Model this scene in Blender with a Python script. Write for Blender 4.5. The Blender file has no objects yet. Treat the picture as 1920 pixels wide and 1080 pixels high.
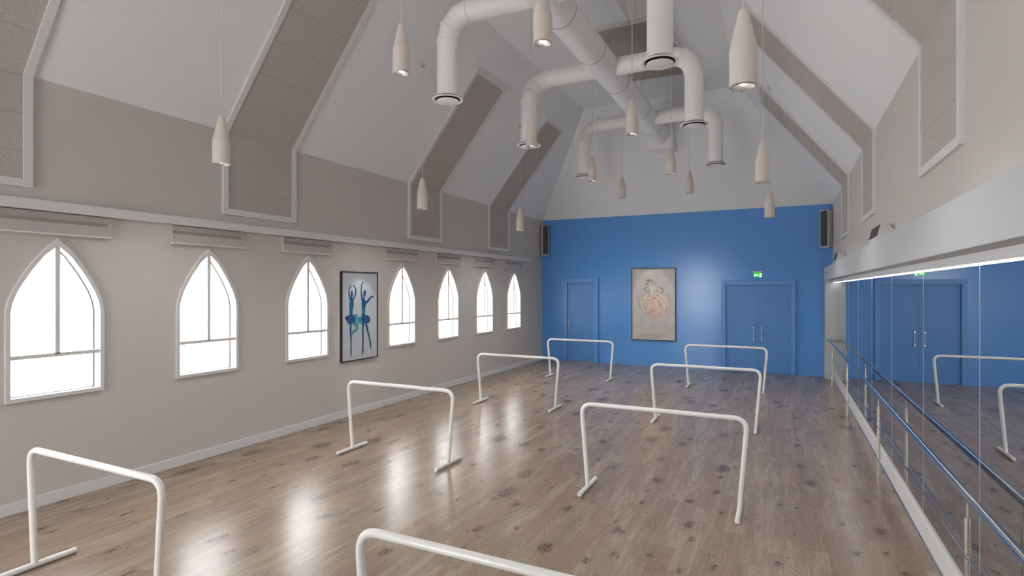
import bpy, bmesh, math, random
from mathutils import Vector, Matrix
random.seed(7)
C = bpy.context.scene.collection
PI = math.pi

# ------------------------------------------------------------------ room sizes (metres)
XL, XR = -6.77, 1.09          # left wall, right wall (above the mirror)
XM = 1.12                     # mirror plane
XF = 0.905                    # face of the boxed beam over the mirror
YE, YB = 15.98, -3.6          # end wall, back of the room
ZW = 4.33                     # wall head
ZC = 6.93                     # flat ceiling
K = 1.27                      # pitch of the slopes
CX = -2.84                    # centre line of the room
XS = XL + (ZC - ZW) / K       # crease left
XT = XR - (ZC - ZW) / K       # crease right
YH = YE - (ZC - ZW) / 1.28    # crease of the hipped end

# ------------------------------------------------------------------ materials
MATS = {}
class NT:
    def __init__(s, name):
        s.m = bpy.data.materials.new(name); s.m.use_nodes = True
        s.t = s.m.node_tree; s.t.nodes.clear()
        s.out = s.t.nodes.new('ShaderNodeOutputMaterial')
        s.b = s.t.nodes.new('ShaderNodeBsdfPrincipled')
        s.t.links.new(s.b.outputs[0], s.out.inputs[0])
    def n(s, typ, **kw):
        nd = s.t.nodes.new(typ)
        for k, v in kw.items(): setattr(nd, k, v)
        return nd
    def put(s, sock, v):
        if isinstance(v, bpy.types.NodeSocket): s.t.links.new(v, sock)
        else: sock.default_value = v
    def math(s, op, a, b=None, c=None, clamp=False):
        nd = s.n('ShaderNodeMath', operation=op); nd.use_clamp = clamp
        s.put(nd.inputs[0], a)
        if b is not None: s.put(nd.inputs[1], b)
        if c is not None: s.put(nd.inputs[2], c)
        return nd.outputs[0]
    def comb(s, x, y, z=0.0):
        nd = s.n('ShaderNodeCombineXYZ')
        s.put(nd.inputs[0], x); s.put(nd.inputs[1], y); s.put(nd.inputs[2], z)
        return nd.outputs[0]
    def mix(s, f, a, b, mode='MIX'):
        nd = s.n('ShaderNodeMix', data_type='RGBA', blend_type=mode)
        s.put(nd.inputs[0], f); s.put(nd.inputs[6], a); s.put(nd.inputs[7], b)
        return nd.outputs[2]
    def step(s, v, lo, hi):          # smooth 0..1
        nd = s.n('ShaderNodeMapRange', interpolation_type='SMOOTHSTEP')
        s.put(nd.inputs[0], v); nd.inputs[1].default_value = lo; nd.inputs[2].default_value = hi
        return nd.outputs[0]
    def noise(s, vec, scale, detail=3, rough=.5, dist=0):
        nd = s.n('ShaderNodeTexNoise'); s.put(nd.inputs['Vector'], vec)
        nd.inputs['Scale'].default_value = scale; nd.inputs['Detail'].default_value = detail
        nd.inputs['Roughness'].default_value = rough; nd.inputs['Distortion'].default_value = dist
        return nd.outputs['Fac']
    def obj(s): return s.n('ShaderNodeTexCoord').outputs['Object']
    def bump(s, h, strength, dist=.002):
        nd = s.n('ShaderNodeBump'); nd.inputs['Strength'].default_value = strength
        nd.inputs['Distance'].default_value = dist; s.put(nd.inputs['Height'], h)
        s.t.links.new(nd.outputs[0], s.b.inputs['Normal'])

def lin(c):
    return tuple(((v / 255) / 12.92 if v / 255 <= .04045 else ((v / 255 + .055) / 1.055) ** 2.4) for v in c) + (1,)

def paint(name, col, rough=.6, metal=0, bump=0, bscale=60, var=0, spec=.5):
    g = NT(name); b = g.b
    b.inputs['Roughness'].default_value = rough; b.inputs['Metallic'].default_value = metal
    b.inputs['Specular IOR Level'].default_value = spec
    col = tuple(col) + ((1,) if len(col) == 3 else ())
    b.inputs['Base Color'].default_value = col
    if var:
        f = g.noise(g.obj(), 3.0, 4)
        c2 = tuple(v * (1 - var) for v in col[:3]) + (1,)
        g.put(b.inputs['Base Color'], g.mix(f, col, c2))
    if bump: g.bump(g.noise(g.obj(), bscale, 3), bump)
    MATS[name] = g.m
    return g.m

M_wall = paint('taupe_wall_paint', (.615, .575, .54), .75, bump=.12, bscale=90, var=.03, spec=.3)
M_ceil = paint('ceiling_paint', (.84, .85, .86), .8, bump=.06, bscale=80, var=.02, spec=.3)
M_blue = paint('blue_wall_paint', (.12, .35, .79), .17, bump=.12, bscale=28, var=.04, spec=.42)
M_bluew = paint('blue_woodwork_paint', (.12, .335, .74), .38, spec=.5)
M_bluel = paint('blue_door_paint', (.095, .285, .65), .38)
M_trim = paint('white_trim_paint', (.74, .73, .72), .45, spec=.4)
M_beam = paint('white_beam_paint', (.53, .54, .55), .6, bump=.05, bscale=50, spec=.3)
M_frame = paint('panel_frame_paint', (.72, .72, .72), .5, spec=.4)
M_case = paint('window_casing_paint', (.70, .675, .66), .5, spec=.4)
M_reveal = paint('window_reveal_paint', (.85, .85, .85), .6)
M_wgrey = paint('window_gasket_grey', (.10, .10, .10), .5)
M_barre = paint('white_powder_coat', (.86, .85, .83), .22, spec=.5)
M_duct = paint('white_duct_enamel', (.90, .90, .90), .3, spec=.5)
M_gap = paint('dark_gap', (.04, .04, .04), .7)
M_shade = paint('cream_lamp_enamel', (.70, .635, .58), .35, spec=.4)
M_chrome = paint('chrome', (.8, .8, .8), .12, metal=1)
M_reflector = paint('lamp_reflector', (.55, .53, .51), .38, metal=.9)
M_steel = paint('brushed_steel', (.62, .60, .57), .2, metal=1)
M_rail = paint('polished_steel', (.55, .58, .62), .10, metal=1)
M_cord = paint('pale_cord', (.66, .64, .62), .5)
M_black = paint('black_frame_lacquer', (.012, .012, .013), .4)
M_spk = paint('white_speaker_plastic', (.66, .64, .62), .45)
M_alu = paint('satin_aluminium', (.72, .72, .72), .35, metal=.9)
M_profile = paint('white_anodised_profile', (.78, .78, .78), .4, spec=.5)
M_edge = paint('glass_edge', (.55, .56, .57), .3)
M_housing = paint('sign_housing_grey', (.55, .50, .46), .4, metal=.3)

def grille(name):
    g = NT(name)
    g.b.inputs['Roughness'].default_value = .6
    v = g.n('ShaderNodeTexVoronoi'); v.inputs['Scale'].default_value = 110
    g.put(v.inputs['Vector'], g.obj())
    g.put(g.b.inputs['Base Color'], g.mix(g.step(v.outputs['Distance'], .2, .5), (.018, .018, .02, 1), (.05, .05, .055, 1)))
    return g.m
M_grille = grille('black_speaker_grille')

def emis(name, col, s):
    g = NT(name)
    g.b.inputs['Base Color'].default_value = tuple(col) + (1,)
    g.b.inputs['Emission Color'].default_value = tuple(col) + (1,)
    g.b.inputs['Emission Strength'].default_value = s
    return g.m
M_bulb = emis('lit_bulb', (1, .97, .92), 9)
M_led = emis('lit_led_diffuser', (1, .98, .96), 5)
M_green = emis('lit_exit_green', (.03, .50, .07), .8)
M_white_lit = emis('lit_exit_white', (.9, 1, .9), 1.0)
M_pict = paint('exit_pictogram_grey', (.35, .42, .36), .5)

def mirror():
    g = NT('mirror_silver')
    g.b.inputs['Metallic'].default_value = 1; g.b.inputs['Roughness'].default_value = 0.0
    g.b.inputs['Base Color'].default_value = (.60, .635, .66, 1)
    return g.m
M_mirror = mirror()

def glass():
    g = NT('window_glass')
    tr = g.n('ShaderNodeBsdfTransparent'); gl = g.n('ShaderNodeBsdfGlossy'); gl.inputs['Roughness'].default_value = .02
    mx = g.n('ShaderNodeMixShader'); mx.inputs[0].default_value = .03
    g.t.links.new(tr.outputs[0], mx.inputs[1]); g.t.links.new(gl.outputs[0], mx.inputs[2])
    g.t.links.new(mx.outputs[0], g.out.inputs[0])
    return g.m
M_glass = glass()

def fabric(name, c1, c2, seam=True, k=1.0):
    g = NT(name); g.b.inputs['Roughness'].default_value = .95; g.b.inputs['Specular IOR Level'].default_value = .1
    o = g.obj(); sp = g.n('ShaderNodeSeparateXYZ'); g.put(sp.inputs[0], o)
    y, z = sp.outputs[1], sp.outputs[2]
    n1 = g.noise(g.comb(0.0, g.math('MULTIPLY', y, 60.0 * k), g.math('MULTIPLY', z, 240.0 * k)), 1, 3, .7)
    n2 = g.noise(g.comb(3.0, g.math('MULTIPLY', y, 240.0 * k), g.math('MULTIPLY', z, 60.0 * k)), 1, 3, .7)
    n = g.math('MULTIPLY', g.math('ADD', n1, n2), .5)
    f = g.step(n, .36, .64)
    col = g.mix(f, c1, c2)
    if seam:
        fr = g.math('FRACT', g.math('DIVIDE', g.math('ADD', z, .02), .37))
        line = g.math('LESS_THAN', fr, .014)
        col = g.mix(g.math('MULTIPLY', line, .4), col, (.10, .085, .075, 1))
    g.put(g.b.inputs['Base Color'], col)
    g.bump(n, .12, .001)
    return g.m
M_fabric = fabric('taupe_acoustic_fabric', (.33, .30, .277, 1), (.68, .63, .59, 1))
M_fabric2 = fabric('taupe_ceiling_fabric', (.36, .325, .30, 1), (.48, .44, .41, 1), seam=False)

def blind_mat():
    g = NT('woven_blind_cloth'); g.b.inputs['Roughness'].default_value = .9
    o = g.obj(); sp = g.n('ShaderNodeSeparateXYZ'); g.put(sp.inputs[0], o)
    a = g.math('SINE', g.math('MULTIPLY', sp.outputs[1], 420.0)); b = g.math('SINE', g.math('MULTIPLY', sp.outputs[2], 420.0))
    f = g.math('MULTIPLY_ADD', g.math('ADD', a, b), .18, .5)
    g.put(g.b.inputs['Base Color'], g.mix(f, (.44, .405, .38, 1), (.60, .56, .53, 1)))
    return g.m
M_blind = blind_mat()
M_blindbar = paint('blind_bar_white', (.75, .74, .73), .4)
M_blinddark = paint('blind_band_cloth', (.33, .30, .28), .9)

def floor_mat():
    g = NT('knotty_oak_planks'); b = g.b
    o = g.obj(); sp = g.n('ShaderNodeSeparateXYZ'); g.put(sp.inputs[0], o)
    x, y = sp.outputs[0], sp.outputs[1]
    W, L = .165, 1.45
    xr = g.math('DIVIDE', x, W); row = g.math('FLOOR', xr)
    wn = g.n('ShaderNodeTexWhiteNoise', noise_dimensions='1D'); g.put(wn.inputs['W'], row)
    yr = g.math('ADD', g.math('DIVIDE', y, L), g.math('MULTIPLY', wn.outputs[0], 9.0)); colm = g.math('FLOOR', yr)
    wi = g.n('ShaderNodeTexWhiteNoise', noise_dimensions='3D'); g.put(wi.inputs['Vector'], g.comb(row, colm, 3.0))
    rnd = wi.outputs['Value']; rs = g.n('ShaderNodeSeparateColor'); g.put(rs.inputs[0], wi.outputs['Color'])
    r2, r3 = rs.outputs[1], rs.outputs[2]
    off = g.math('MULTIPLY', rnd, 37.0)
    # broad tone inside a plank, stretched along the board
    v1 = g.comb(g.math('MULTIPLY', x, 9.0), g.math('MULTIPLY', y, 1.1), off)
    broad = g.noise(v1, 1, 4, .55, .4)
    # cathedral rings
    v2 = g.comb(g.math('MULTIPLY', x, 4.6), g.math('MULTIPLY', y, .85), g.math('ADD', off, 11.0))
    ring = g.noise(v2, 1, 2, .5, .8)
    rings = g.math('SINE', g.math('MULTIPLY', ring, 88.0))
    rings = g.step(rings, -.2, 1.0)
    # fine pores
    v3 = g.comb(g.math('MULTIPLY', x, 130.0), g.math('MULTIPLY', y, 5.0), off)
    fine = g.noise(v3, 1, 3, .6)
    pale, tan, pink, brown = (.38, .30, .228, 1), (.30, .228, .17, 1), (.305, .205, .155, 1), (.19, .132, .10, 1)
    col = g.mix(g.step(broad, .40, .60), pale, tan)
    warm = g.noise(g.comb(g.math('MULTIPLY', x, 16.0), g.math('MULTIPLY', y, 1.4), g.math('ADD', off, 21.0)), 1, 4, .6, .5)
    col = g.mix(g.math('MULTIPLY', g.step(warm, .48, .62), .55), col, pink)
    col = g.mix(g.math('MULTIPLY', g.step(r2, .55, .95), .75), col, pink)
    col = g.mix(g.math('MULTIPLY', g.step(r3, .55, 1.0), .30), col, brown)
    col = g.mix(g.math('MULTIPLY', rings, .28), col, brown)
    col = g.mix(g.math('MULTIPLY', g.step(fine, .5, .75), .22), col, brown)
    # long dark mineral streaks
    v4 = g.comb(g.math('MULTIPLY', x, 12.0), g.math('MULTIPLY', y, 1.5), g.math('ADD', off, 5.0))
    streak = g.step(g.noise(v4, 1, 5, .65, 1.2), .62, .74)
    col = g.mix(g.math('MULTIPLY', streak, .6), col, (.15, .10, .08, 1))
    # knots: clustered dark specks in small ovals, at two sizes, missing from many cells
    wob = g.n('ShaderNodeTexNoise'); g.put(wob.inputs['Vector'], o); wob.inputs['Scale'].default_value = 11; wob.inputs['Detail'].default_value = 4
    wv = g.n('ShaderNodeVectorMath', operation='MULTIPLY_ADD'); g.put(wv.inputs[0], wob.outputs['Color']); wv.inputs[1].default_value = (.09, .20, 0); g.put(wv.inputs[2], o)
    speck = g.noise(g.comb(g.math('MULTIPLY', x, 62.0), g.math('MULTIPLY', y, 34.0), 0.0), 1, 3, .65)
    for (fx_, fy_, big, small, keep, ofs) in ((1.9, 1.05, .17, .06, .22, 0.0), (3.4, 1.7, .10, .035, .45, 17.0)):
        mp = g.n('ShaderNodeVectorMath', operation='MULTIPLY_ADD'); g.put(mp.inputs[0], wv.outputs[0]); mp.inputs[1].default_value = (fx_, fy_, 0); mp.inputs[2].default_value = (ofs, ofs, 0)
        vo = g.n('ShaderNodeTexVoronoi', voronoi_dimensions='2D'); vo.inputs['Scale'].default_value = 1; g.put(vo.inputs['Vector'], mp.outputs[0])
        vs = g.n('ShaderNodeSeparateColor'); g.put(vs.inputs[0], vo.outputs['Color'])
        size = g.math('MULTIPLY_ADD', g.math('POWER', vs.outputs[0], 2.0), big, small)
        on = g.math('GREATER_THAN', vs.outputs[1], keep)
        rel = g.math('DIVIDE', vo.outputs['Distance'], size)
        halo = g.math('MULTIPLY', g.step(rel, 2.0, .3), on)
        core = g.math('MULTIPLY', g.math('MULTIPLY', g.step(rel, 1.05, .5), g.step(speck, .44, .54)), on)
        col = g.mix(g.math('MULTIPLY', halo, .38), col, (.17, .115, .085, 1))
        col = g.mix(g.math('MULTIPLY', core, .88), col, (.062, .040, .030, 1))
    # seams
    fx = g.math('FRACT', xr); fy = g.math('FRACT', yr)
    sx = g.math('LESS_THAN', fx, .010); sy = g.math('LESS_THAN', fy, .0018)
    seam = g.math('MAXIMUM', sx, sy)
    col = g.mix(g.math('MULTIPLY', seam, .5), col, (.12, .08, .06, 1))
    g.put(b.inputs['Base Color'], col)
    rr = g.math('MULTIPLY_ADD', fine, .10, .20)
    g.put(b.inputs['Roughness'], rr)
    b.inputs['Specular IOR Level'].default_value = .37
    g.bump(g.math('SUBTRACT', g.math('MULTIPLY', fine, .3), seam), .12, .0015)
    return g.m
M_floor = floor_mat()

def canvas_mat(name, c1, c2, scale):
    g = NT(name); g.b.inputs['Roughness'].default_value = .35
    g.put(g.b.inputs['Base Color'], g.mix(g.step(g.noise(g.obj(), scale, 6, .65), .3, .7), c1, c2))
    return g.m
M_canvas1 = canvas_mat('pale_grey_print', (.48, .51, .55, 1), (.56, .58, .61, 1), 1.5)
M_canvas2 = canvas_mat('pale_beige_print', (.50, .455, .43, 1), (.60, .555, .52, 1), 4)
def ink(name, a, b_, scale=7, lo=.38, hi=.62):
    g = NT(name); g.b.inputs['Roughness'].default_value = .45
    g.put(g.b.inputs['Base Color'], g.mix(g.step(g.noise(g.obj(), scale, 5, .6), lo, hi), a, b_))
    return g.m
M_navy = ink('navy_teal_ink', (.008, .035, .16, 1), (.015, .16, .26, 1))
M_teal = ink('teal_ink', (.03, .25, .30, 1), (.08, .38, .40, 1), 9)
M_inkblue = ink('deep_blue_ink', (.01, .04, .17, 1), (.03, .11, .27, 1), 12)
M_peach = ink('peach_paint', (.62, .40, .31, 1), (.72, .58, .48, 1), 16)
M_peach2 = ink('rose_brown_paint', (.40, .22, .17, 1), (.66, .47, .38, 1), 22)
M_cream = ink('cream_paint', (.70, .62, .54, 1), (.80, .74, .66, 1), 18)
M_sketch = ink('brown_grey_paint', (.10, .085, .075, 1), (.42, .36, .30, 1), 30)
M_sketch2 = ink('grey_paint', (.16, .17, .17, 1), (.62, .62, .60, 1), 45)
M_wash = ink('mauve_wash_paint', (.45, .36, .34, 1), (.52, .44, .41, 1), 12)

# ------------------------------------------------------------------ mesh helpers
def link(name, bm, mat, parent=None, smooth=False, kind=None, bevel=0, sharp=40):
    bmesh.ops.remove_doubles(bm, verts=bm.verts, dist=1e-6)
    bmesh.ops.recalc_face_normals(bm, faces=bm.faces)
    me = bpy.data.meshes.new(name); bm.to_mesh(me); bm.free()
    o = bpy.data.objects.new(name, me); C.objects.link(o)
    me.materials.append(mat)
    if smooth:
        for p in me.polygons: p.use_smooth = True
        me.set_sharp_from_angle(angle=math.radians(sharp))
    if bevel:
        md = o.modifiers.new('bevel', 'BEVEL'); md.width = bevel; md.segments = 2; md.limit_method = 'ANGLE'
    if parent: o.parent = parent
    if kind: o['kind'] = kind
    return o

def box(bm, x0, x1, y0, y1, z0, z1):
    v = [bm.verts.new(p) for p in ((x0,y0,z0),(x1,y0,z0),(x1,y1,z0),(x0,y1,z0),(x0,y0,z1),(x1,y0,z1),(x1,y1,z1),(x0,y1,z1))]
    for f in ((0,3,2,1),(4,5,6,7),(0,1,5,4),(1,2,6,5),(2,3,7,6),(3,0,4,7)): bm.faces.new([v[i] for i in f])

def prism(bm, poly, vec):
    """poly: list of 3D points (planar), pushed along vec"""
    a = [bm.verts.new(p) for p in poly]; b = [bm.verts.new(Vector(p) + Vector(vec)) for p in poly]
    n = len(a); bm.faces.new(a); bm.faces.new(b[::-1])
    for i in range(n): bm.faces.new((a[i], b[i], b[(i+1) % n], a[(i+1) % n]))

def tube(bm, pts, r, n=16, caps=True, radii=None):
    pts = [Vector(p) for p in pts]; rings = []
    T = []
    for i in range(len(pts)):
        a = pts[i] - pts[i-1] if i else pts[1] - pts[0]
        b = pts[i+1] - pts[i] if i < len(pts)-1 else a
        T.append((a.normalized() + b.normalized()).normalized())
    ref = Vector((0,0,1)) if abs(T[0].z) < .9 else Vector((1,0,0))
    u = T[0].cross(ref).normalized()
    for i, p in enumerate(pts):
        u = (u - T[i] * u.dot(T[i])).normalized(); w = T[i].cross(u)
        rr = radii[i] if radii else r
        rings.append([bm.verts.new(p + (u*math.cos(2*PI*k/n) + w*math.sin(2*PI*k/n)) * rr) for k in range(n)])
    for i in range(len(rings)-1):
        for k in range(n): bm.faces.new((rings[i][k], rings[i][(k+1)%n], rings[i+1][(k+1)%n], rings[i+1][k]))
    if caps: bm.faces.new(rings[0][::-1]); bm.faces.new(rings[-1])

def lathe(bm, prof, n=32, c=(0,0,0), axis='Z', close=False):
    rings = []
    for r, h in prof:
        if r < 1e-6:
            p = {'Z': (0,0,h), 'Y': (0,h,0), 'X': (h,0,0)}[axis]
            rings.append([bm.verts.new(Vector(c) + Vector(p))]); continue
        ring = []
        for k in range(n):
            a = 2*PI*k/n; s, t = r*math.cos(a), r*math.sin(a)
            p = {'Z': (s,t,h), 'Y': (s,h,t), 'X': (h,s,t)}[axis]
            ring.append(bm.verts.new(Vector(c) + Vector(p)))
        rings.append(ring)
    pairs = list(zip(rings, rings[1:])) + ([(rings[-1], rings[0])] if close else [])
    for A, B in pairs:
        if len(A) == 1 and len(B) == 1: continue
        for k in range(n):
            k2 = (k+1) % n
            if len(A) == 1: bm.faces.new((A[0], B[k], B[k2]))
            elif len(B) == 1: bm.faces.new((A[k], A[k2], B[0]))
            else: bm.faces.new((A[k], A[k2], B[k2], B[k]))

def root(name, label, cat, loc=(0,0,0), group=None, rz=0):
    o = bpy.data.objects.new(name, None); C.objects.link(o); o.location = loc; o.rotation_euler = (0,0,rz)
    o.empty_display_size = .1
    o['label'] = label; o['category'] = cat
    if group: o['group'] = group
    return o
def sroot(name):
    o = bpy.data.objects.new(name, None); C.objects.link(o); o['kind'] = 'structure'; return o
def tag(o, label, cat, group=None):
    o['label'] = label; o['category'] = cat
    if group: o['group'] = group
    return o
def kids(o): return [c for c in bpy.data.objects if c.parent == o]
def copy_tree(o, parent=None):
    c = o.copy(); C.objects.link(c); c.parent = parent
    for ch in kids(o): copy_tree(ch, c)
    return c

# ------------------------------------------------------------------ shell
bm = bmesh.new(); box(bm, XL-.3, XM+.3, YB, YE+.3, -.12, 0); link('floor', bm, M_floor, kind='structure')

# windows: centre Y list (one more behind the camera's left edge and further back)
WY = [-1.95, -.27, 1.42, 3.10, 4.785, 6.47, 8.88, 10.555, 12.235, 13.92]
HW, WB, SP, AP = .435, 1.085, 1.97, 2.725        # casing outer half width, foot, spring, apex
FR = .042                                         # casing face width
def arch(hw, sp, ap, n=7):
    """right half of the pointed arch, from spring to apex: (dy, z)"""
    h = ap - sp
    return [(hw*u, sp + h*v) for u, v in ((1,0), (.962,.13), (.86,.30), (.71,.465), (.565,.61), (.29,.84), (0,1))]
def outline(hw, wb, sp, ap, n=7):
    """closed outline of the pointed window: list of (dy, z), counter-clockwise"""
    A = arch(hw, sp, ap, n)
    A[-1] = (0, ap)
    return [(-hw, wb), (hw, wb)] + A + [(-y, z) for y, z in A[-2::-1]]

hw_in, wb_in, ap_in = HW - .02, WB + .02, AP - .035   # hole in the wall a little inside the casing
bm = bmesh.new()
TH = .3
edges = [YB]
for c in WY: edges += [c - hw_in, c + hw_in]
edges.append(YE + .3)
for i in range(0, len(edges), 2): box(bm, XL-TH, XL, edges[i], edges[i+1], 0, ZW)
for c in WY:
    box(bm, XL-TH, XL, c-hw_in, c+hw_in, 0, wb_in)
    A = arch(hw_in, SP, ap_in); A[-1] = (0, ap_in)
    for s in (1, -1):
        for (y0, z0), (y1, z1) in zip(A, A[1:]):
            prism(bm, [(XL, c+s*y0, z0), (XL, c+s*y1, z1), (XL, c+s*y1, ZW), (XL, c+s*y0, ZW)], (-TH, 0, 0))
link('wall_left', bm, M_wall, kind='structure')

bm = bmesh.new()
box(bm, XR, XR+.5, YB, YE+.3, 2.44, ZW)
link('wall_right', bm, M_wall, kind='structure')
bm = bmesh.new()
box(bm, XM+.03, XM+.4, YB, YE+.3, 0, 2.44)
box(bm, XF, XM+.05, 15.53, YE, 0, 2.424)
link('wall_niche', bm, M_beam, kind='structure')
bm = bmesh.new()
box(bm, XL-.3, XM+.3, YE, YE+.3, 0, ZW)
link('wall_end', bm, M_blue, kind='structure')
# ceiling: two slopes, flat, hipped end; a thick shell
bm = bmesh.new()
t = .15
def slab(pts, up):
    prism(bm, pts, up)
slab([(XL,YB,ZW),(XL,YE,ZW),(XS,YH,ZC),(XS,YB,ZC)], (-.12,0,.12))
slab([(XR,YB,ZW),(XT,YB,ZC),(XT,YH,ZC),(XR,YE,ZW)], (.12,0,.12))
slab([(XS,YB,ZC),(XS,YH,ZC),(XT,YH,ZC),(XT,YB,ZC)], (0,0,.15))
slab([(XL,YE,ZW),(XR,YE,ZW),(XT,YH,ZC),(XS,YH,ZC)], (0,.12,.12))
link('ceiling', bm, M_ceil, kind='structure')

# back of the room: piers and an opening added behind the camera for fill light
bm = bmesh.new()
BX0, BX1, BZ = -5.75, -3.6, 3.6       # added opening without glass, placed to give the glare on the blue wall
box(bm, XL-.3, BX0, YB-.2, YB, 0, ZW); box(bm, BX1, XM+.3, YB-.2, YB, 0, ZW); box(bm, BX0, BX1, YB-.2, YB, -.1, .25); box(bm, BX0, BX1, YB-.2, YB, BZ, ZW)
prism(bm, [(XL-.3, YB, ZW), (XR+.3, YB, ZW), (XT+.15, YB, ZC+.1), (XS-.15, YB, ZC+.1)], (0, -.2, 0))
link('wall_back', bm, M_wall, kind='structure')

# left: skirting, wall rail
bm = bmesh.new(); box(bm, XL, XL+.02, YB, YE, 0, .115); link('baseboard_left', bm, M_trim, kind='structure', bevel=.003)
bm = bmesh.new(); box(bm, XL, XL+.055, YB, 15.0, 2.995, 3.10); link('trim_1', bm, M_trim, kind='structure', bevel=.003)
# right: boxed beam over the mirror niche
bm = bmesh.new(); box(bm, XF, XR, YB, YE, 2.424, 2.735); box(bm, XR, XM+.05, YB, YE, 2.424, 2.44)
link('trim_2', bm, M_beam, kind='structure', bevel=.004)
bm = bmesh.new(); box(bm, XM-.022, XM+.03, YB, 15.53, 0, .17); link('baseboard_right', bm, M_trim, kind='structure', bevel=.003)

# ------------------------------------------------------------------ windows
for i, c in enumerate(WY):
    w = sroot('window_%d' % (i+1))
    O = outline(HW, WB, SP, AP); I = outline(HW-FR, WB+FR, SP, AP-FR*1.75)
    bm = bmesh.new(); n = len(O)
    # casing ring, proud of the wall
    X0, X1 = XL-.03, XL+.03
    def P(x, q): return bm.verts.new((x, c+q[0], q[1]))
    vo0 = [P(X0, q) for q in O]; vo1 = [P(X1, q) for q in O]; vi0 = [P(X0, q) for q in I]; vi1 = [P(X1, q) for q in I]
    for k in range(n):
        k2 = (k+1) % n
        bm.faces.new((vo1[k], vo1[k2], vi1[k2], vi1[k])); bm.faces.new((vo0[k], vo0[k2], vo1[k2], vo1[k]))
        bm.faces.new((vi0[k], vi0[k2], vi1[k2], vi1[k])); bm.faces.new((vo0[k], vo0[k2], vi0[k2], vi0[k]))
    bmesh.ops.remove_doubles(bm, verts=bm.verts, dist=1e-5)
    link('window_casing', bm, M_case, w, bevel=.003)
    bm = bmesh.new(); box(bm, XL-.02, XL+.020, c-HW+FR-.005, c+HW-FR+.005, 1.502, 1.542)
    link('transom', bm, M_case, w)
    bm = bmesh.new(); box(bm, XL-.02, XL+.020, c-.022, c+.022, 1.53, AP-FR*1.2)
    link('mullion', bm, M_case, w)
    # bright reveal lining
    R = outline(hw_in-.002, wb_in+.002, SP, ap_in-.003); R2 = outline(hw_in-.014, wb_in+.014, SP, ap_in-.02)
    bm = bmesh.new(); n = len(R)
    a = [P(XL-.02, q) for q in R]; b = [P(XL-TH, q) for q in R]; a2 = [P(XL-.02, q) for q in R2]; b2 = [P(XL-TH, q) for q in R2]
    for k in range(n):
        k2 = (k+1) % n
        bm.faces.new((a2[k], a2[k2], b2[k2], b2[k])); bm.faces.new((a[k], a[k2], a2[k2], a2[k])); bm.faces.new((b[k], b[k2], b2[k2], b2[k])); bm.faces.new((a[k], a[k2], b[k2], b[k]))
    link('window_reveal', bm, M_reveal, w)
    # thin dark gasket where the pane meets the reveal
    G = outline(hw_in-.014, wb_in+.014, SP, ap_in-.02); G2 = outline(hw_in-.028, wb_in+.022, SP, ap_in-.040)
    bm = bmesh.new(); n = len(G)
    a = [P(XL-.10, q) for q in G]; a2 = [P(XL-.10, q) for q in G2]; b = [P(XL-.125, q) for q in G]; b2 = [P(XL-.125, q) for q in G2]
    for k in range(n):
        k2 = (k+1) % n
        bm.faces.new((a[k], a[k2], a2[k2], a2[k])); bm.faces.new((b[k], b[k2], b2[k2], b2[k])); bm.faces.new((a2[k], a2[k2], b2[k2], b2[k]))
    link('gasket', bm, M_wgrey, w)
    bm = bmesh.new(); bm.faces.new([P(XL-.11, q) for q in G2]); link('pane', bm, M_glass, w)

# ------------------------------------------------------------------ roman blinds
def make_blind():
    r = root('roman_blind', '', 'blind')
    hw = .50
    bm = bmesh.new()
    # folded cloth: a stack of pleats over a hanging lower fold (profile in X, Z)
    prof = [(0,.225),(.035,.225)]
    for k in range(4):
        z = .222 - k*.014; prof += [(.040, z), (.046, z-.006), (.040, z-.012)]
    prof += [(.040,.162),(.040,.125),(.050,.122),(.052,.020),(0,.016)]
    prism(bm, [(x, -hw, z) for x, z in prof], (0, 2*hw, 0))
    link('folded_cloth', bm, M_blind, r)
    bm = bmesh.new(); box(bm, .0385, .0425, -hw+.002, hw-.04, .124, .162); link('dark_band', bm, M_blinddark, r)  # darker band set across the folded cloth
    bm = bmesh.new(); box(bm, .0, .058, -hw-.003, hw+.003, 0, .018); link('bottom_bar', bm, M_blindbar, r, bevel=.003)
    return r
blinds = ['nearest blind, above the largest window at the left edge of the photo', 'blind above the second window from the left', 'blind above the window just left of the blue dancers picture',
          'blind above the window just right of the blue dancers picture', 'blind above the third window from the blue end wall', 'blind above the second window from the blue end wall', 'blind above the small window closest to the blue end wall']
proto = make_blind()
for i, c in enumerate(WY[3:]):
    o = proto if i == 0 else copy_tree(proto)
    o.location = (XL, c+.0, 2.758)
    o['label'] = 'folded taupe roman ' + blinds[i]; o['group'] = 'roman blinds above the arched windows'
    o['category'] = 'blind'

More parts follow.
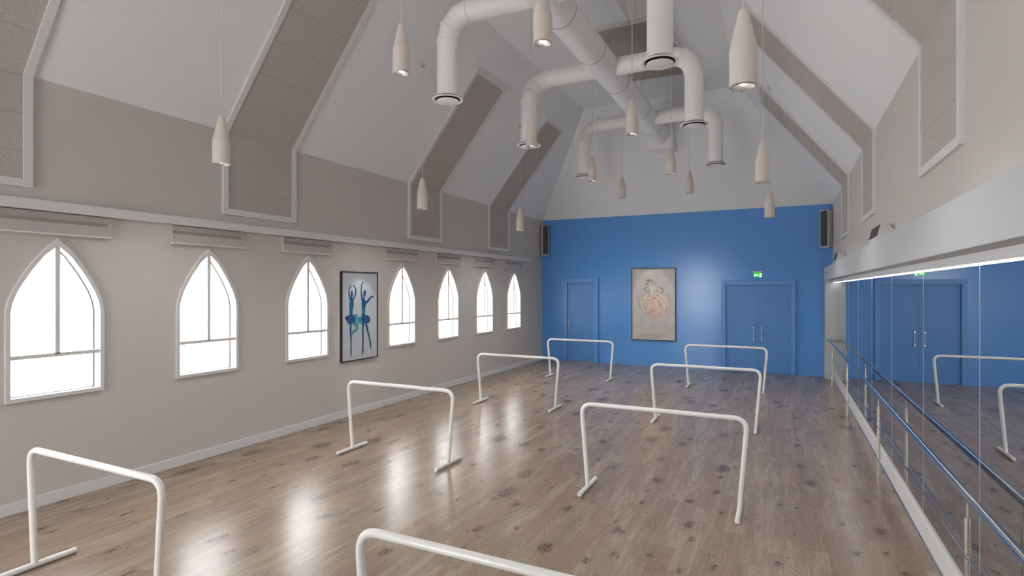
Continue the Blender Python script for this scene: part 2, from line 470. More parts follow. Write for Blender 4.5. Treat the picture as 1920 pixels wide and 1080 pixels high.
# ------------------------------------------------------------------ acoustic panels
def acoustic(side, y0, y1, label, zb=3.21, ztop=6.36, FWid=.078):
    x = XL if side < 0 else XR
    d = 1 if side < 0 else -1             # direction into the room
    r = root('acoustic_panel', label, 'acoustic panel', (x, (y0+y1)/2, zb), 'acoustic panels folded from wall to ceiling slope')
    T, TF = .032, .018
    nrm = Vector((d*math.sin(math.atan(K)), 0, -math.cos(math.atan(K))))   # into the room from slope
    def wp(z, t): return (x + d*t, z)
    def spt(z, t):
        p = Vector((x + d*(z - ZW)/K, 0, z)) + nrm*t; return (p.x, p.z)
    def knee(t):   # intersection of the wall offset plane and slope offset plane
        # point on slope offset with x = x+d*t
        zz = ZW; p = Vector((x, 0, ZW)) + nrm*t
        return (x + d*t, p.z + K*(t - (p.x - x)*d))
    yc, zc = (y0+y1)/2, zb
    def L(p, y): return (p[0]-x, y-yc, p[1]-zc)
    def strip(name, ya, yb_, za, zt, t, mat, low=True):
        bm = bmesh.new()
        k0, k1 = knee(0), knee(t)
        if low: prism(bm, [L((x, za), ya), L(wp(za, t), ya), L(k1, ya), L(k0, ya)], (0, yb_-ya, 0))
        return bm, k0, k1
    e = .0015
    fy0, fy1 = y0+FWid-.01, y1-FWid+.01
    # fabric on the wall, fabric on the slope
    bm, k0, k1 = strip('', fy0, fy1, zb+FWid-.01, 0, TF, None); link('wall_fabric', bm, M_fabric, r)
    bm = bmesh.new(); a, b = spt(ztop-.03, 0), spt(ztop-.03, TF)
    prism(bm, [L(k0, fy0), L(k1, fy0), L(b, fy0), L(a, fy0)], (0, fy1-fy0, 0)); link('slope_fabric', bm, M_fabric, r)
    # frame: two bent side bars + top + bottom bars
    bm = bmesh.new()
    for ya, yb_ in ((y0, y0+FWid), (y1-FWid, y1)):
        k0, k1 = knee(0), knee(T)
        prism(bm, [L((x, zb), ya), L(wp(zb, T), ya), L(k1, ya), L(k0, ya)], (0, yb_-ya, 0))
        a, b = spt(ztop, 0), spt(ztop, T)
        prism(bm, [L(k0, ya), L(k1, ya), L(b, ya), L(a, ya)], (0, yb_-ya, 0))
    prism(bm, [L((x, zb), y0+FWid), L(wp(zb, T), y0+FWid), L(wp(zb+FWid, T), y0+FWid), L((x, zb+FWid), y0+FWid)], (0, y1-y0-2*FWid, 0))
    zz = ztop - FWid*.8
    prism(bm, [L(spt(zz, 0), y0+FWid), L(spt(zz, T), y0+FWid), L(spt(ztop, T), y0+FWid), L(spt(ztop, 0), y0+FWid)], (0, y1-y0-2*FWid, 0))
    link('frame', bm, M_frame, r)
    return r
acoustic(-1, 1.55, 2.885, 'folded fabric acoustic panel cut by the left edge of the photo')
acoustic(-1, 4.985, 6.225, 'large folded acoustic panel on left wall above the second and third windows')
acoustic(-1, 9.08, 10.29, 'folded acoustic panel on left wall, second from the blue end wall')
acoustic(-1, 12.44, 13.63, 'folded acoustic panel on left wall, closest to the blue end wall')
acoustic(1, 4.68, 5.95, zb=3.175, FWid=.07, label='large folded acoustic panel on right wall, nearest the camera')
acoustic(1, 8.71, 9.95, zb=3.205, FWid=.07, label='folded acoustic panel on right wall, middle one of the three there')
acoustic(1, 11.97, 13.30, zb=3.225, FWid=.07, label='folded acoustic panel on right wall, closest to the blue end wall', ztop=6.30)
# flat one on the level ceiling
r = root('acoustic_panel', 'flat dark fabric acoustic panel on the level ceiling above the ducts', 'acoustic panel', (-2.6, 11.14, ZC))
bm = bmesh.new(); box(bm, -.72, .72, -1.36, 1.36, -.03, -.001); link('ceiling_fabric', bm, M_fabric2, r)
bm = bmesh.new()
for b_ in ((-.80,.80,-1.44,-1.36),(-.80,.80,1.36,1.44),(-.80,-.72,-1.36,1.36),(.72,.80,-1.36,1.36)): box(bm, *b_, -.045, -.001)
link('frame', bm, M_frame, r)

# ------------------------------------------------------------------ portable barres
def make_barre():
    r = root('portable_barre', '', 'ballet barre')
    zt, rad, Rb = .931, .024, .13
    xt, xb = .848, .775
    leg = Vector((xb-xt, 0, -zt)).normalized()
    corner = Vector((xt, 0, zt)); tl = Rb*1.0
    p0 = corner + Vector((-tl, 0, 0)); p1 = corner + leg*tl
    arc = []
    for i in range(9):
        t_ = i/8; arc.append(p0*(1-t_)**2 + corner*2*t_*(1-t_) + p1*t_*t_)
    right = arc
    left = [Vector((-p.x, 0, p.z)) for p in reversed(arc)]
    bm = bmesh.new(); tube(bm, left + right, rad, 20); link('top_bar', bm, M_barre, r, smooth=True)
    for s in (-1, 1):
        bm = bmesh.new(); tube(bm, [(s*(p1.x), 0, p1.z), (s*xb, 0, .03)], rad, 20)
        link('leg', bm, M_barre, r, smooth=True)
        bm = bmesh.new()
        tube(bm, [(s*xb, -.287, .026), (s*xb, -.283, .026), (s*xb, .283, .026), (s*xb, .287, .026)], rad, 20, radii=[rad-.005, rad, rad, rad-.005])
        link('foot', bm, M_barre, r, smooth=True)
    return r
bl = make_barre()
BY = [2.28, 5.87, 9.46, 13.05]
blabels = {(0,0): 'white tubular ballet barre cut by the bottom left corner of the photo',
 (0,1): 'white tubular ballet barre in the left row, second from the camera',
 (0,2): 'white tubular ballet barre third from the camera in the left row',
 (0,3): 'white tubular ballet barre in front of the single blue door',
 (1,0): 'white tubular ballet barre nearest the camera, cut by the bottom edge of the photo',
 (1,1): 'large white tubular ballet barre on open floor, second from the camera in the right row',
 (1,2): 'white tubular ballet barre third from the camera in the right row',
 (1,3): 'white tubular ballet barre in front of the blue double door'}
first = True
for cx_i, cx in enumerate((-4.53, -1.168)):
    for j, y in enumerate(BY):
        o = bl if first else copy_tree(bl); first = False
        o.location = (cx, y, 0.002); o['label'] = blabels[(cx_i, j)]; o['group'] = 'portable barres in two rows'

# ------------------------------------------------------------------ pendant lamps
def make_pendant():
    r = root('pendant_lamp', '', 'pendant lamp')
    prof = [(.0, .513), (.020, .512), (.029, .505), (.034, .492), (.089, .240), (.089, .004), (.087, 0), (.080, 0), (.080, .12), (0, .12)]
    bm = bmesh.new(); lathe(bm, prof, 48); link('shade', bm, M_shade, r, smooth=True, sharp=10)
    bm = bmesh.new(); lathe(bm, [(.079, .006), (.083, -.004), (.076, -.008), (.070, -.003), (.062, .02), (.030, .075), (0, .085)], 40)
    rf = link('reflector', bm, M_reflector, r, smooth=True)
    for k in range(8):
        a = 2*PI*k/8 + .2; bm = bmesh.new(); lathe(bm, [(0, -.013), (.0045, -.010), (.0045, .0)], 8, (.084*math.cos(a), .084*math.sin(a), 0))
        link('rim_stud', bm, M_chrome, rf, smooth=True)
    bm = bmesh.new(); lathe(bm, [(0, .004), (.012, .007), (.022, .022), (.026, .045), (.012, .075)], 20); link('bulb', bm, M_bulb, r, smooth=True)
    return r
def cord(parent, h, canopy, tilt):
    bm = bmesh.new(); tube(bm, [(0,0,.51), (.002, .002, .51 + h*.5), (0,0,.51+h)], .005, 8); link('cord', bm, M_cord, parent, smooth=True)
    bm = bmesh.new(); lathe(bm, [(0,-.05), (.03,-.05), (.05,-.035), (.052,0), (0,0)], 24)
    o = link('canopy', bm, M_chrome, parent, smooth=True); o.location = (0,0,.51+h+.01)
    if tilt: o.rotation_euler = (0, tilt, 0)
OZ, IZ = 2.2+1.357, 2.2+2.27
pend = []
for x, side in ((-5.47, 'left'), (-.245, 'right')):
    for j, y in enumerate((4.02, 7.74, 11.6)): pend.append((x, y, OZ, side, j))
for x, side in ((-3.61, 'inner left'), (-2.0, 'inner right')):
    for j, y in enumerate((4.73, 8.08, 11.2, 13.6)): pend.append((x, y, IZ, side, j))
pl = {('left',0): 'low cream pendant lamp at the left, just before the large acoustic panel',
 ('left',1): 'low cream pendant lamp on the left side, second from the camera there',
 ('left',2): 'low small cream pendant lamp on the left side, closest to the blue end wall corner',
 ('right',0): 'largest cream bottle-shaped pendant lamp, upper right of the photo',
 ('right',1): 'low cream pendant lamp on the right side, second from the camera',
 ('right',2): 'low cream pendant lamp on the right, overlapping the top of the blue wall',
 ('inner left',0): 'high cream pendant lamp just left of the nearest duct elbow',
 ('inner left',1): 'high cream pendant lamp overlapping the left diffuser of the middle duct branch',
 ('inner left',2): 'high cream pendant lamp beside the left diffuser of the farthest duct branch',
 ('inner left',3): 'smallest cream pendant lamp hanging left of centre before the end gable',
 ('inner right',0): 'high cream pendant lamp cut by the top edge, before the main duct',
 ('inner right',1): 'high cream pendant lamp hanging just right of the main duct, second on the inner right',
 ('inner right',2): 'high cream pendant lamp below the box where the main duct ends',
 ('inner right',3): 'small cream pendant lamp hanging right of centre before the end gable'}
pp = make_pendant()
shells = [pp] + [copy_tree(pp) for _ in pend[1:]]
for (x, y, z, side, j), o in zip(pend, shells):
    o.location = (x, y, z); o['label'] = pl[(side, j)]; o['category'] = 'pendant lamp'; o['group'] = 'bottle-shaped pendant lamps'
    zt = min(ZC, ZW + K*(x-XL), ZW + K*(XR-x))
    if -3.4 < x < -1.8 and 9.7 < y < 12.58: zt -= .032
    tilt = 0 if zt >= ZC-.1 else (-math.atan(K) if x < CX else math.atan(K))
    cord(o, zt - (z+.51) - .012, True, tilt)
LIGHTS = []
def lamp_at(x, y, z, power, ang=150):
    l = bpy.data.lights.new('lamp_or_added_spot', 'SPOT'); l.energy = power; l.spot_size = math.radians(ang); l.spot_blend = .9
    l.shadow_soft_size = .06; l.color = (1, .98, .96)
    o = bpy.data.objects.new('lamp_or_added_spot', l); C.objects.link(o); o.location = (x, y, z); return o
for (x, y, z, side, j), o in zip(pend, shells):
    lo = lamp_at(0, 0, -.02, 48); lo.parent = o

# ------------------------------------------------------------------ ducts
r = root('ventilation_duct', 'white round ventilation duct under the ceiling with six down-turned branches', 'ventilation duct', (CX, 14.35, 6.12))
RM = .245
bm = bmesh.new(); tube(bm, [(0, YB-14.35+.1, 0), (0, .02, 0)], RM, 48); link('pipe', bm, M_duct, r, smooth=True)
for y in (3.0, 5.3, 7.344, 8.743, 10.255, 12.096, 13.401):
    bm = bmesh.new(); lathe(bm, [(RM-.002, -.004), (RM+.003, -.004), (RM+.003, .004), (RM-.002, .004)], 48, (0, y-14.35, 0), 'Y', close=True)
    link('joint_ring', bm, M_wgrey, r, smooth=True)
bm = bmesh.new(); zb_, zt_ = -.35, .33
def hipY(z): return YE - (z - ZW)/1.28
prism(bm, [(-.31, 0, zb_), (-.31, hipY(6.12+zb_)-14.35+.0, zb_), (-.31, max(.01, hipY(6.12+zt_)-14.35), zt_), (-.31, 0, zt_)], (.62, 0, 0))
link('end_box', bm, M_duct, r, bevel=.004)
for k, (x, y) in enumerate(((0.0, 10.1), (0.0, 12.2), (.0, 6.0))):
    bm = bmesh.new(); tube(bm, [(x, y-14.35, RM-.01), (x, y-14.35, ZC-6.12-(.032 if 9.7 < y < 12.58 else .001))], .005, 8); link('hanger_rod', bm, M_cord, r)

def make_branch(parent):
    """a branch leaving the main duct towards +X and turning down; origin on the main duct's axis"""
    rb, R, xe, zd = .155, .37, 1.503, 4.91 - 6.12
    pts = []
    for k in range(4):
        a = PI/2*k/3; pts.append(Vector((xe-R + R*math.sin(a), 0, -R + R*math.cos(a))))
    bm = bmesh.new(); tube(bm, [(.19, 0, 0)] + pts + [(xe, 0, zd+.047)], rb, 36)
    br = link('branch_duct', bm, M_duct, parent, smooth=True)
    for k, p in enumerate(pts):
        a = PI/2*k/3; d = Vector((math.cos(a), 0, -math.sin(a)))
        bm = bmesh.new(); tube(bm, [p - d*.012, p - d*.004, p + d*.004, p + d*.012], rb, 36, radii=[rb+.001, rb+.010, rb+.010, rb+.001]); link('elbow_bead', bm, M_duct, br, smooth=True)
    bm = bmesh.new(); lathe(bm, [(.155, .05), (.18, .030), (.222, .018), (.227, .008), (.219, .0), (.19, .006), (.180, .012), (.178, .03)], 40, (xe, 0, zd))
    link('diffuser_ring', bm, M_duct, br, smooth=True)
    bm = bmesh.new(); lathe(bm, [(0, .045), (.176, .045), (.179, .014), (.172, .014), (.170, .040), (0, .040)], 40, (xe, 0, zd)); link('diffuser_throat', bm, M_gap, br)
    bm = bmesh.new(); lathe(bm, [(0, -.004), (.150, -.004), (.160, -.008), (.160, -.014), (.150, -.018), (0, -.020)], 40, (xe, 0, zd)); link('diffuser_disc', bm, M_duct, br, smooth=True)
    bm = bmesh.new(); tube(bm, [(xe, 0, zd-.004), (xe, 0, zd+.04)], .012, 10); link('disc_stem', bm, M_gap, br)
    return br
bd = make_branch(r); first = True
for j, y in enumerate((6.77, 9.6, 12.85)):
    for s in (1, -1):
        o = bd if first else copy_tree(bd, r); first = False
        o.location = (0, y-14.35, 0); o.rotation_euler = (0, 0, 0 if s > 0 else PI)

# ------------------------------------------------------------------ end wall doors
def casing(parent, x0, x1, zt, w, wt):
    bm = bmesh.new()
    box(bm, x0, x0+w, YE-.065, YE, 0, zt); box(bm, x1-w, x1, YE-.065, YE, 0, zt); box(bm, x0+w, x1-w, YE-.065, YE, zt-wt, zt)
    link('door_casing', bm, M_bluew, parent, bevel=.004)
def handle(leaf, x, z0=.865, z1=1.22):
    bm = bmesh.new()
    y = YE - .078
    tube(bm, [(x, y, z0), (x, y, z1)], .0085, 12)
    for z in (z0+.03, z1-.03): tube(bm, [(x, YE-.01, z), (x, y-.012, z)], .016, 14)
    for z in (z0-.002, z1-.058): tube(bm, [(x, y, z), (x, y, z+.06)], .0135, 12)
    link('handle', bm, M_steel, leaf, smooth=True)
d1 = sroot('door_1')
casing(d1, -6.06, -4.955, 2.53, .135, .135)
bm = bmesh.new(); box(bm, -5.922, -5.093, YE-.012, YE, .03, 2.392); lf = link('door_leaf', bm, M_bluel, d1, bevel=.002)
handle(lf, -5.866)
bm = bmesh.new(); box(bm, -5.922, -5.093, YE-.02, YE, 0, .022); link('bright_gap_strip', bm, M_steel, d1)  # pale steel strip standing in for the bright gap under the door
d2 = sroot('door_2')
casing(d2, -1.515, .27, 2.425, .11, .11)
for xa, xb_, hx in ((-1.403, -.610, -.72), (-.606, .158, -.522)):
    bm = bmesh.new(); box(bm, xa, xb_, YE-.012, YE, .012, 2.312); lf = link('door_leaf', bm, M_bluel, d2, bevel=.002)
    handle(lf, hx, .845, 1.215)

# exit sign
r = root('exit_sign', 'small green lit exit sign above the blue double door', 'exit sign', (-.623, YE, 2.5))
bm = bmesh.new(); box(bm, -.122, .122, -.10, 0, .145, .172); link('housing', bm, M_housing, r, bevel=.004)
bm = bmesh.new(); box(bm, -.10, .10, -.056, -.046, .015, .14); sg = link('sign_plate', bm, M_green, r)
bm = bmesh.new(); box(bm, .048, .098, -.0585, -.0565, .018, .110); link('white_field', bm, M_white_lit, sg)
bm = bmesh.new(); box(bm, .050, .096, -.0435, -.0455, .018, .110); link('white_field', bm, M_white_lit, sg)
def textmesh(s, size, loc, rot, mat, parent, name):
    cu = bpy.data.curves.new('t', 'FONT'); cu.body = s; cu.size = size; cu.extrude = .0008; cu.align_x = 'CENTER'; cu.align_y = 'CENTER'; cu.offset = .0015
    to = bpy.data.objects.new('t', cu); C.objects.link(to); bpy.context.view_layer.update()
    dg = bpy.context.evaluated_depsgraph_get(); me = bpy.data.meshes.new_from_object(to.evaluated_get(dg)); me.name = name
    bpy.data.objects.remove(to); me.materials.clear(); me.materials.append(mat)
    o = bpy.data.objects.new(name, me); C.objects.link(o); o.parent = parent; o.location = loc; o.rotation_euler = rot
    return o
textmesh('Exit', .066, (-.030, -.058, .062), (PI/2, 0, 0), M_white_lit, sg, 'exit_lettering')
textmesh('Exit', .066, (-.030, -.044, .062), (PI/2, 0, PI), M_white_lit, sg, 'exit_lettering')
bm = bmesh.new()                      # running figure and doorway
for (xa, za, xb_, zb2, w) in ((.064,.078,.070,.052,.010), (.070,.052,.060,.030,.006), (.070,.052,.080,.034,.006), (.066,.074,.082,.062,.005)):
    tube(bm, [(xa, -.0595, za), (xb_, -.0595, zb2)], w*.5, 8)
lathe(bm, [(0,-.001),(.006,-.001),(.006,.001),(0,.001)], 12, (.064, -.0595, .090), 'Y')
box(bm, .088, .092, -.0600, -.0590, .026, .102); box(bm, .056, .092, -.0600, -.0590, .099, .102)
link('running_figure', bm, M_pict, sg)

# ------------------------------------------------------------------ pictures
def ribbon(bm, pts, w, plane, off):
    """flat stroke of varying width; plane(u, v, d) -> world point"""
    L_, R_ = [], []
    for i, p in enumerate(pts):
        a = pts[max(0, i-1)]; b = pts[min(len(pts)-1, i+1)]
        dx, dy = b[0]-a[0], b[1]-a[1]; l = math.hypot(dx, dy) or 1; nx, ny = -dy/l, dx/l
        ww = (w[i] if isinstance(w, (list, tuple)) else w)/2
        L_.append((p[0]+nx*ww, p[1]+ny*ww)); R_.append((p[0]-nx*ww, p[1]-ny*ww))
    T_ = .0015
    for i in range(len(pts)-1):
        prism(bm, [plane(*L_[i], off), plane(*L_[i+1], off), plane(*R_[i+1], off), plane(*R_[i], off)], Vector(plane(0,0,T_))-Vector(plane(0,0,0)))
def smooth_pts(P_, n=5):
    out = []
    for i in range(len(P_)-1):
        p0 = P_[max(0,i-1)]; p1 = P_[i]; p2 = P_[i+1]; p3 = P_[min(len(P_)-1, i+2)]
        for k in range(n):
            t_ = k/n; out.append(tuple(.5*((2*p1[j]) + (-p0[j]+p2[j])*t_ + (2*p0[j]-5*p1[j]+4*p2[j]-p3[j])*t_**2 + (-p0[j]+3*p1[j]-3*p2[j]+p3[j])*t_**3) for j in range(len(p1))))
    out.append(P_[-1]); return out
def blob(bm, pts, plane, off):
    q = smooth_pts(pts + [pts[0]], 4)[:-1]
    prism(bm, [plane(p[0], p[1], off) for p in q], Vector(plane(0,0,.0015))-Vector(plane(0,0,0)))
def stroke(bm, pw, plane, off):
    """pw: (u, v, width) points"""
    s_ = smooth_pts(pw, 5); ribbon(bm, [(p[0], p[1]) for p in s_], [max(.0005, p[2]) for p in s_], plane, off)

# left picture: pixel grid of the print (u 0..342, v 0..870) -> wall
r = root('framed_picture', 'tall framed print of two blue ballet dancers on the left wall', 'picture', (XL, 7.66, .948))
PW, PH = .935, 1.555
bm = bmesh.new()
f = .016
for b_ in ((-PW/2, -PW/2+f, 0, PH), (PW/2-f, PW/2, 0, PH), (-PW/2+f, PW/2-f, 0, f), (-PW/2+f, PW/2-f, PH-f, PH)): box(bm, 0, .04, b_[0], b_[1], b_[2], b_[3])
link('frame', bm, M_black, r)
bm = bmesh.new(); box(bm, .001, .024, -PW/2+f, PW/2-f, f, PH-f); cv = link('print', bm, M_canvas1, r)
# measured in the zoomed crop: left x=104..446; top edge 95->108, bottom edge 980->925
def pl1(u, v, d):
    return (.0245 + d, u, v)
def q1(x, y):      # crop pixel -> (u along Y, v height)
    s_ = (x-104)/342; s2 = s_ ; top = 97 + 12*s_; bot = 978 - 52*s_
    # perspective along the wall: nearer side is wider
    s2 = s_ / (s_ + (1-s_)*.94)*1.0
    s2 = s_*1.0 if False else s_*(.94)/(1 - .06*s_) if False else s_
    return (-PW/2 + s2*PW, PH*(1 - (y-top)/(bot-top)))
def S(bm, L_, off):
    stroke(bm, [(*q1(x, y), w/342*PW) for x, y, w in L_], pl1, off)
def B(bm, L_, off): blob(bm, [q1(x, y) for x, y in L_], pl1, off)
bm = bmesh.new()
S(bm, [(196,236,5),(182,252,9),(172,290,10),(174,330,12),(184,368,14),(192,398,16)], .0004)       # raised arms
S(bm, [(212,232,5),(228,258,9),(235,290,10),(226,335,12),(212,368,14),(202,398,16)], .0004)
S(bm, [(196,352,12),(197,380,18),(196,410,42),(193,440,36),(191,480,27),(191,520,30),(190,540,44)], .0006)   # torso
S(bm, [(190,600,16),(186,650,15),(188,700,14),(191,760,10),(190,820,10),(192,870,13),(189,900,9),(187,928,3)], .0006)  # standing leg
S(bm, [(190,236,7),(186,246,6)], .0005); S(bm, [(208,230,8),(214,240,7)], .0005)
link('left_dancer_figure', bm, M_navy, cv)
bm = bmesh.new(); B(bm, [(197,282),(206,296),(206,330),(200,362),(190,362),(187,330),(188,296)], .0010); link('left_dancer_head', bm, M_inkblue, cv)
bm = bmesh.new(); B(bm, [(142,540),(160,522),(196,528),(222,515),(238,545),(234,575),(206,596),(180,606),(162,600),(148,570),(136,552)], .0012); link('left_dancer_tutu', bm, M_inkblue, cv)
bm = bmesh.new()
S(bm, [(206,592,20),(232,606,32),(248,630,26),(238,660,22),(212,680,16),(200,705,12),(196,722,4)], .0008); S(bm, [(212,680,8),(206,665,5)], .0008)
B(bm, [(222,515),(240,508),(252,525),(250,560),(232,572)], .0014)
link('left_dancer_bent_leg', bm, M_teal, cv)
bm = bmesh.new()
S(bm, [(304,204,5),(292,222,8),(286,260,10),(287,310,12),(293,360,15),(300,390,18)], .0004); S(bm, [(296,200,6),(304,206,7),(312,216,4)], .0005)
S(bm, [(326,405,18),(346,388,18),(366,362,14),(382,344,10),(402,340,6),(408,334,3)], .0005); S(bm, [(384,344,7),(404,350,4)], .0005)
S(bm, [(314,340,12),(310,370,20),(311,400,46),(308,440,34),(307,490,28),(307,530,36)], .0006)
S(bm, [(303,590,16),(301,650,15),(302,700,14),(303,760,12),(300,820,11),(301,860,14),(298,885,9),(294,912,3)], .0006)
link('right_dancer_figure', bm, M_navy, cv)
bm = bmesh.new(); B(bm, [(320,277),(332,290),(331,318),(320,344),(310,352),(305,330),(306,295)], .0010); link('right_dancer_head', bm, M_inkblue, cv)
bm = bmesh.new(); S(bm, [(322,590,18),(340,640,17),(352,690,16),(364,740,13),(374,790,15),(376,820,12),(379,858,3)], .0006); link('right_dancer_leg', bm, M_navy, cv)
bm = bmesh.new(); B(bm, [(288,530),(320,520),(350,522),(371,552),(362,590),(335,602),(300,592),(286,560)], .0012); link('right_dancer_tutu', bm, M_inkblue, cv)
bm = bmesh.new(); B(bm, [(248,560),(262,540),(286,538),(300,560),(298,596),(272,604),(252,588)], .0010); link('right_dancer_tutu_back', bm, M_teal, cv)

# end wall picture
r = root('framed_picture', 'framed painting of a ballerina in a swirling peach dress on the blue end wall', 'picture', (-3.335, YE, .738))
PW2, PH2 = 1.25, 2.06
f = .020
bm = bmesh.new()
for b_ in ((-PW2/2, -PW2/2+f, 0, PH2), (PW2/2-f, PW2/2, 0, PH2), (-PW2/2+f, PW2/2-f, 0, f), (-PW2/2+f, PW2/2-f, PH2-f, PH2)): box(bm, b_[0], b_[1], -.045, 0, b_[2], b_[3])
link('frame', bm, M_black, r)
bm = bmesh.new(); box(bm, -PW2/2+f, PW2/2-f, -.028, -.001, f, PH2-f); cv2 = link('painting', bm, M_canvas2, r)
def pl2(u, v, d): return (u, -.0285 - d, v)
def q2(x, y):
    s_ = (x-98)/532; top = 92 - 10*s_; bot = 944 + 22*s_
    return (-PW2/2 + s_*PW2, PH2*(1 - (y-top)/(bot-top)))
def S2(bm, L_, off): stroke(bm, [(*q2(x, y), w/532*PW2) for x, y, w in L_], pl2, off)
def B2(bm, L_, off): blob(bm, [q2(x, y) for x, y in L_], pl2, off)
def part(name, mat, strokes=(), blobs=(), off=.0006):
    bm = bmesh.new()
    for s_ in strokes: S2(bm, s_, off)
    for b_ in blobs: B2(bm, b_, off)
    return link(name, bm, mat, cv2)
part('mauve_wash', M_wash, [[(160,405,14),(180,450,34),(195,500,30),(210,560,34),(240,600,14)], [(500,390,12),(540,410,20),(552,470,26),(540,540,20),(515,590,8)], [(505,300,4),(540,290,6),(545,265,5),(520,240,3)], [(190,885,6),(300,880,18),(420,884,14),(540,880,5)], [(230,912,5),(330,916,16),(480,908,10),(540,912,4)]], off=.0003)
part('floor_brush_strokes', M_peach2, [[(200,890,2),(300,896,6),(440,892,5),(530,900,2)], [(270,922,2),(350,926,5),(440,922,2)], [(280,876,1),(380,874,4),(480,880,1)]], off=.0006)
part('skirt_back', M_peach, [[(215,440,6),(208,480,14),(222,540,16),(250,600,8)], [(300,640,5),(340,672,14),(400,694,12),(450,668,12),(480,640,5)], [(520,420,6),(548,470,14),(552,520,14),(530,575,5)]], [[(250,420),(300,395),(360,385),(430,380),(490,410),(530,470),(545,520),(510,580),(470,560),(420,500),(340,460),(290,520),(250,560),(228,500)]], .0008)
part('skirt_front', M_peach, [], [[(300,450),(340,430),(400,440),(450,500),(490,590),(495,620),(470,650),(440,668),(400,690),(360,680),(320,655),(285,640),(270,600),(280,540)]], .0012)
part('skirt_light_folds', M_cream, [[(420,398,8),(470,425,17),(508,470,18),(530,525,12),(524,565,4)], [(400,440,5),(450,470,12),(490,530,12),(505,580,4)], [(240,440,14),(270,450,26),(300,420,18)], [(330,460,6),(320,520,16),(300,580,12),(290,620,4)], [(385,450,6),(400,520,14),(430,590,12),(440,640,3)]], off=.0016)
part('skirt_dark_folds', M_peach2, [[(350,450,3),(390,455,10),(430,490,10),(455,540,9),(480,590,9),(492,612,3)], [(250,520,3),(270,560,12),(285,610,14),(280,635,3)], [(330,600,4),(320,635,14),(340,665,5)], [(370,590,3),(372,640,9),(385,680,4)], [(420,610,3),(415,650,8),(400,688,4)], [(300,420,4),(292,450,9),(300,470,3)], [(500,460,3),(512,520,8),(508,570,3)], [(455,600,2),(452,640,8),(440,660,3)], [(262,628,4),(300,622,14),(340,612,8),(360,590,3)]], off=.0020)
part('body', M_cream, [[(330,300,20),(345,340,46),(352,380,54),(350,410,50)], [(370,300,10),(385,340,14),(380,390,10)]], off=.0018)
part('arm', M_peach, [[(330,400,12),(370,425,20),(410,390,18),(435,350,16),(440,325,10)], [(270,180,10),(262,205,8),(278,235,10),(300,270,12)]], off=.0021)
part('hair', M_sketch, [[(275,250,8),(300,235,20),(330,232,22),(355,248,14),(360,270,6)], [(262,310,5),(280,290,16),(300,262,18),(315,250,8)], [(250,350,4),(268,330,12),(300,320,8)], [(318,330,4),(322,360,9),(335,390,5)], [(370,395,6),(362,372,6)]], off=.0023)
part('elbow_shadow', M_sketch, [[(432,312,4),(455,325,12),(478,350,12),(474,378,8),(445,384,5)]], off=.0023)  # brown-grey stroke for the shadow at the painted dancer's elbow
part('bodice_shading', M_sketch2, [[(242,375,5),(270,370,16),(300,385,18),(320,392,6)], [(270,350,4),(295,345,12),(312,372,10)], [(300,300,6),(322,280,12),(345,270,10),(355,285,5)], [(372,330,3),(380,362,8),(372,390,4)], [(395,335,3),(412,345,5)]], off=.0025)
part('legs', M_sketch2, [[(356,690,10),(354,730,16),(356,770,20),(362,800,6)], [(350,860,3),(362,862,10),(375,858,2)], [(252,160,3),(256,205,5),(262,165,3)]], off=.0016)

# narrow spots without fixtures, added to throw light onto the pictures
def added_spot(x, y, z, tx, ty, tz, power, ang):
    o = lamp_at(x, y, z, power, ang); o.data.spot_blend = .35; o.data.shadow_soft_size = .02
    o.rotation_euler = (Vector((tx, ty, tz)) - Vector((x, y, z))).to_track_quat('-Z', 'Y').to_euler()
added_spot(XL+1.05, 7.66, 3.35, XL, 7.66, 1.62, 45, 33)
added_spot(-3.335, YE-1.25, 4.05, -3.335, YE, 1.72, 60, 33)

# ------------------------------------------------------------------ speakers
def column_speaker(x, y, rz, label):
    r = root('wall_speaker', label, 'speaker', (x, y, 3.235), 'tall corner speakers', rz)
    bm = bmesh.new(); box(bm, -.105, .105, -.10, .10, 0, .925); link('cabinet', bm, M_spk, r, bevel=.006)
    bm = bmesh.new(); box(bm, -.086, .086, -.106, -.099, .022, .903); link('grille', bm, M_grille, r)
column_speaker(-6.615, YE-.165, math.radians(34), 'tall narrow speaker in the left corner of the blue wall')
column_speaker(.945, YE-.165, math.radians(-34), 'tall narrow speaker in the right corner of the blue wall')
def wedge_speaker(y, label, ln=.66):
    r = root('wedge_speaker', label, 'speaker', (XR, y, 2.736), 'wedge speakers on the beam')
    prof = [(-.002, .0), (-.150, .0), (-.165, .020), (-.166, .045), (-.133, .185), (-.118, .190), (-.085, .182), (-.045, .160), (-.002, .115)]
    bm = bmesh.new(); prism(bm, [(a, 0, b) for a, b in prof], (0, ln, 0)); link('cabinet', bm, M_spk, r, bevel=.004)
    p0, p1 = Vector((-.165, 0, .052)), Vector((-.136, 0, .178)); nn = Vector((-(p1-p0).z, 0, (p1-p0).x)).normalized()
    bm = bmesh.new(); prism(bm, [p0+nn*.0+Vector((0,.02,0)), p0+nn*.006+Vector((0,.02,0)), p1+nn*.006+Vector((0,.02,0)), p1+Vector((0,.02,0))], (0, ln-.04, 0)); link('grille', bm, M_grille, r)
wedge_speaker(7.28, 'white wedge speaker on the beam above the mirror, nearer the camera')
wedge_speaker(12.65, 'white wedge speaker on the beam above the mirror, near the blue wall')

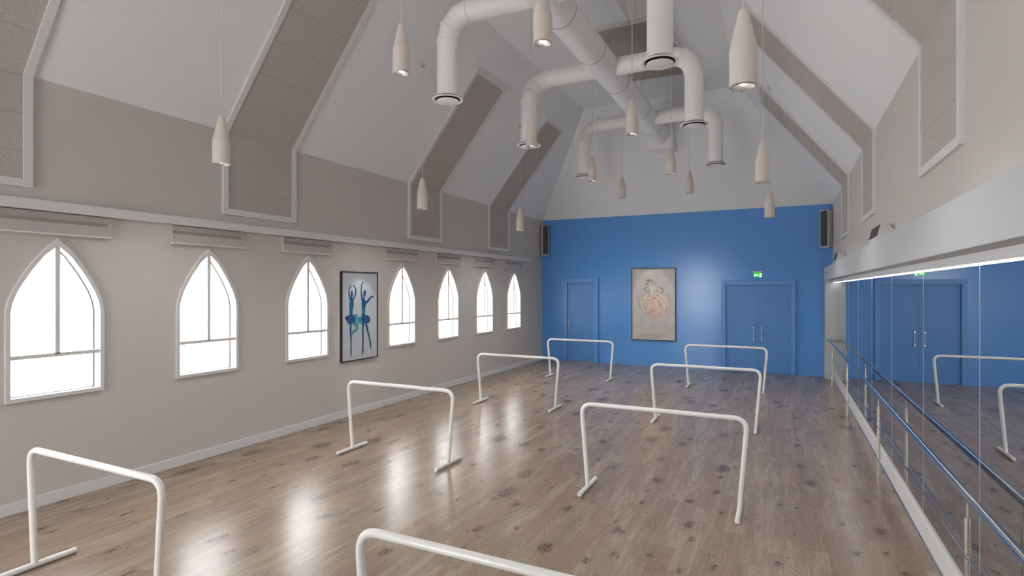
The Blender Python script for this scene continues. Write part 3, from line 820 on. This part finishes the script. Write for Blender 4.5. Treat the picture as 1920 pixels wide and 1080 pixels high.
# ------------------------------------------------------------------ mirror panels, LED strip, wall barre
J = [-.32, 1.28, 2.88, 4.49, 6.09, 7.71, 9.32, 10.93, 12.54, 14.15, 15.528]
mn = len(J)-1
for i in range(mn):
    if True:
        k = mn-i
        order = {1:'closest to the blue end wall', 2:'second from the blue end wall', 3:'third from the blue end wall', 4:'fourth from the blue end wall', 5:'fifth from the blue end wall, just left of the reflected door handles',
                 6:'sixth from the blue end wall, reflecting the green exit sign', 7:'seventh from the blue end wall, reflecting the right door leaf', 8:'at the right edge of the photo', 9:'just outside the right edge of the photo', 10:'level with the camera, farthest from the blue end wall'}
        lab = 'tall mirror panel ' + order.get(k, 'beside the camera')
    r = root('mirror_panel', lab, 'mirror', (XM, J[i], .17), 'mirror panels along the right wall')
    ln = J[i+1]-J[i]
    bm = bmesh.new(); box(bm, 0, .012, .0, ln-.004, .0, 2.254); link('mirror_glass', bm, M_mirror, r)
    if i < mn-1:
        bm = bmesh.new(); box(bm, -.0015, .0, ln-.005, ln+.001, .0, 2.18); link('edge_strip', bm, M_edge, r)
r = root('light_strip', 'long aluminium light strip glowing above the mirror', 'light strip', (XM-.0645, YB, 2.424))
bm = bmesh.new(); box(bm, 0, .0635, .05, 15.52-YB, -.0645, -.0005); link('profile', bm, M_profile, r, bevel=.002)
bm = bmesh.new(); box(bm, .012, .055, .06, 15.51-YB, -.066, -.0640); link('diffuser', bm, M_led, r)

r = root('wall_barre', 'long steel handrail barre on posts in front of the mirror', 'ballet barre', (.985, 0, 0))
bm = bmesh.new(); tube(bm, [(0, -3.3, .962), (0, 15.50, .962)], .027, 24); hr = link('handrail', bm, M_rail, r, smooth=True)
bm = bmesh.new(); tube(bm, [(0, 15.495, .962), (0, 15.527, .962)], .045, 24); link('end_flange', bm, M_steel, hr, smooth=True)
for z in (.61, .235):
    bm = bmesh.new(); tube(bm, [(-.012, -3.3, z), (-.012, 15.52, z)], .0075, 12); link('thin_rail', bm, M_rail, r, smooth=True)
for y in (.65, 4.19, 7.68, 11.22, 14.6):
    bm = bmesh.new(); tube(bm, [(.003, y, .004), (.003, y, .832)], .0185, 20); po = link('post', bm, M_steel, r, smooth=True)
    bm = bmesh.new(); tube(bm, [(.003, y, .832), (.003, y, .94)], .007, 12); link('pin', bm, M_steel, po, smooth=True)
    bm = bmesh.new(); lathe(bm, [(0, .0), (.036, .0), (.036, .006), (.018, .009)], 24, (.003, y, .0005)); link('base_plate', bm, M_steel, po, smooth=True)

# ------------------------------------------------------------------ world and lights
w = bpy.data.worlds.new('World'); bpy.context.scene.world = w; w.use_nodes = True
bg = w.node_tree.nodes['Background']; bg.inputs[0].default_value = (.97, .985, 1.0, 1); bg.inputs[1].default_value = 11.6

# ------------------------------------------------------------------ camera
cam = bpy.data.cameras.new('camera'); co = bpy.data.objects.new('camera', cam); C.objects.link(co)
F = 1042
cam.sensor_width = 36; cam.lens = F/1920*36; cam.shift_y = 2/1920; cam.clip_start = .05
co.location = (0, 0, 2.2); co.rotation_euler = (PI/2, 0, math.atan(510/F))
sc = bpy.context.scene; sc.camera = co
sc.view_settings.view_transform = 'Standard'; sc.view_settings.look = 'None'
sc.view_settings.exposure = 0; sc.view_settings.gamma = 1; sc.view_settings.use_curve_mapping = False
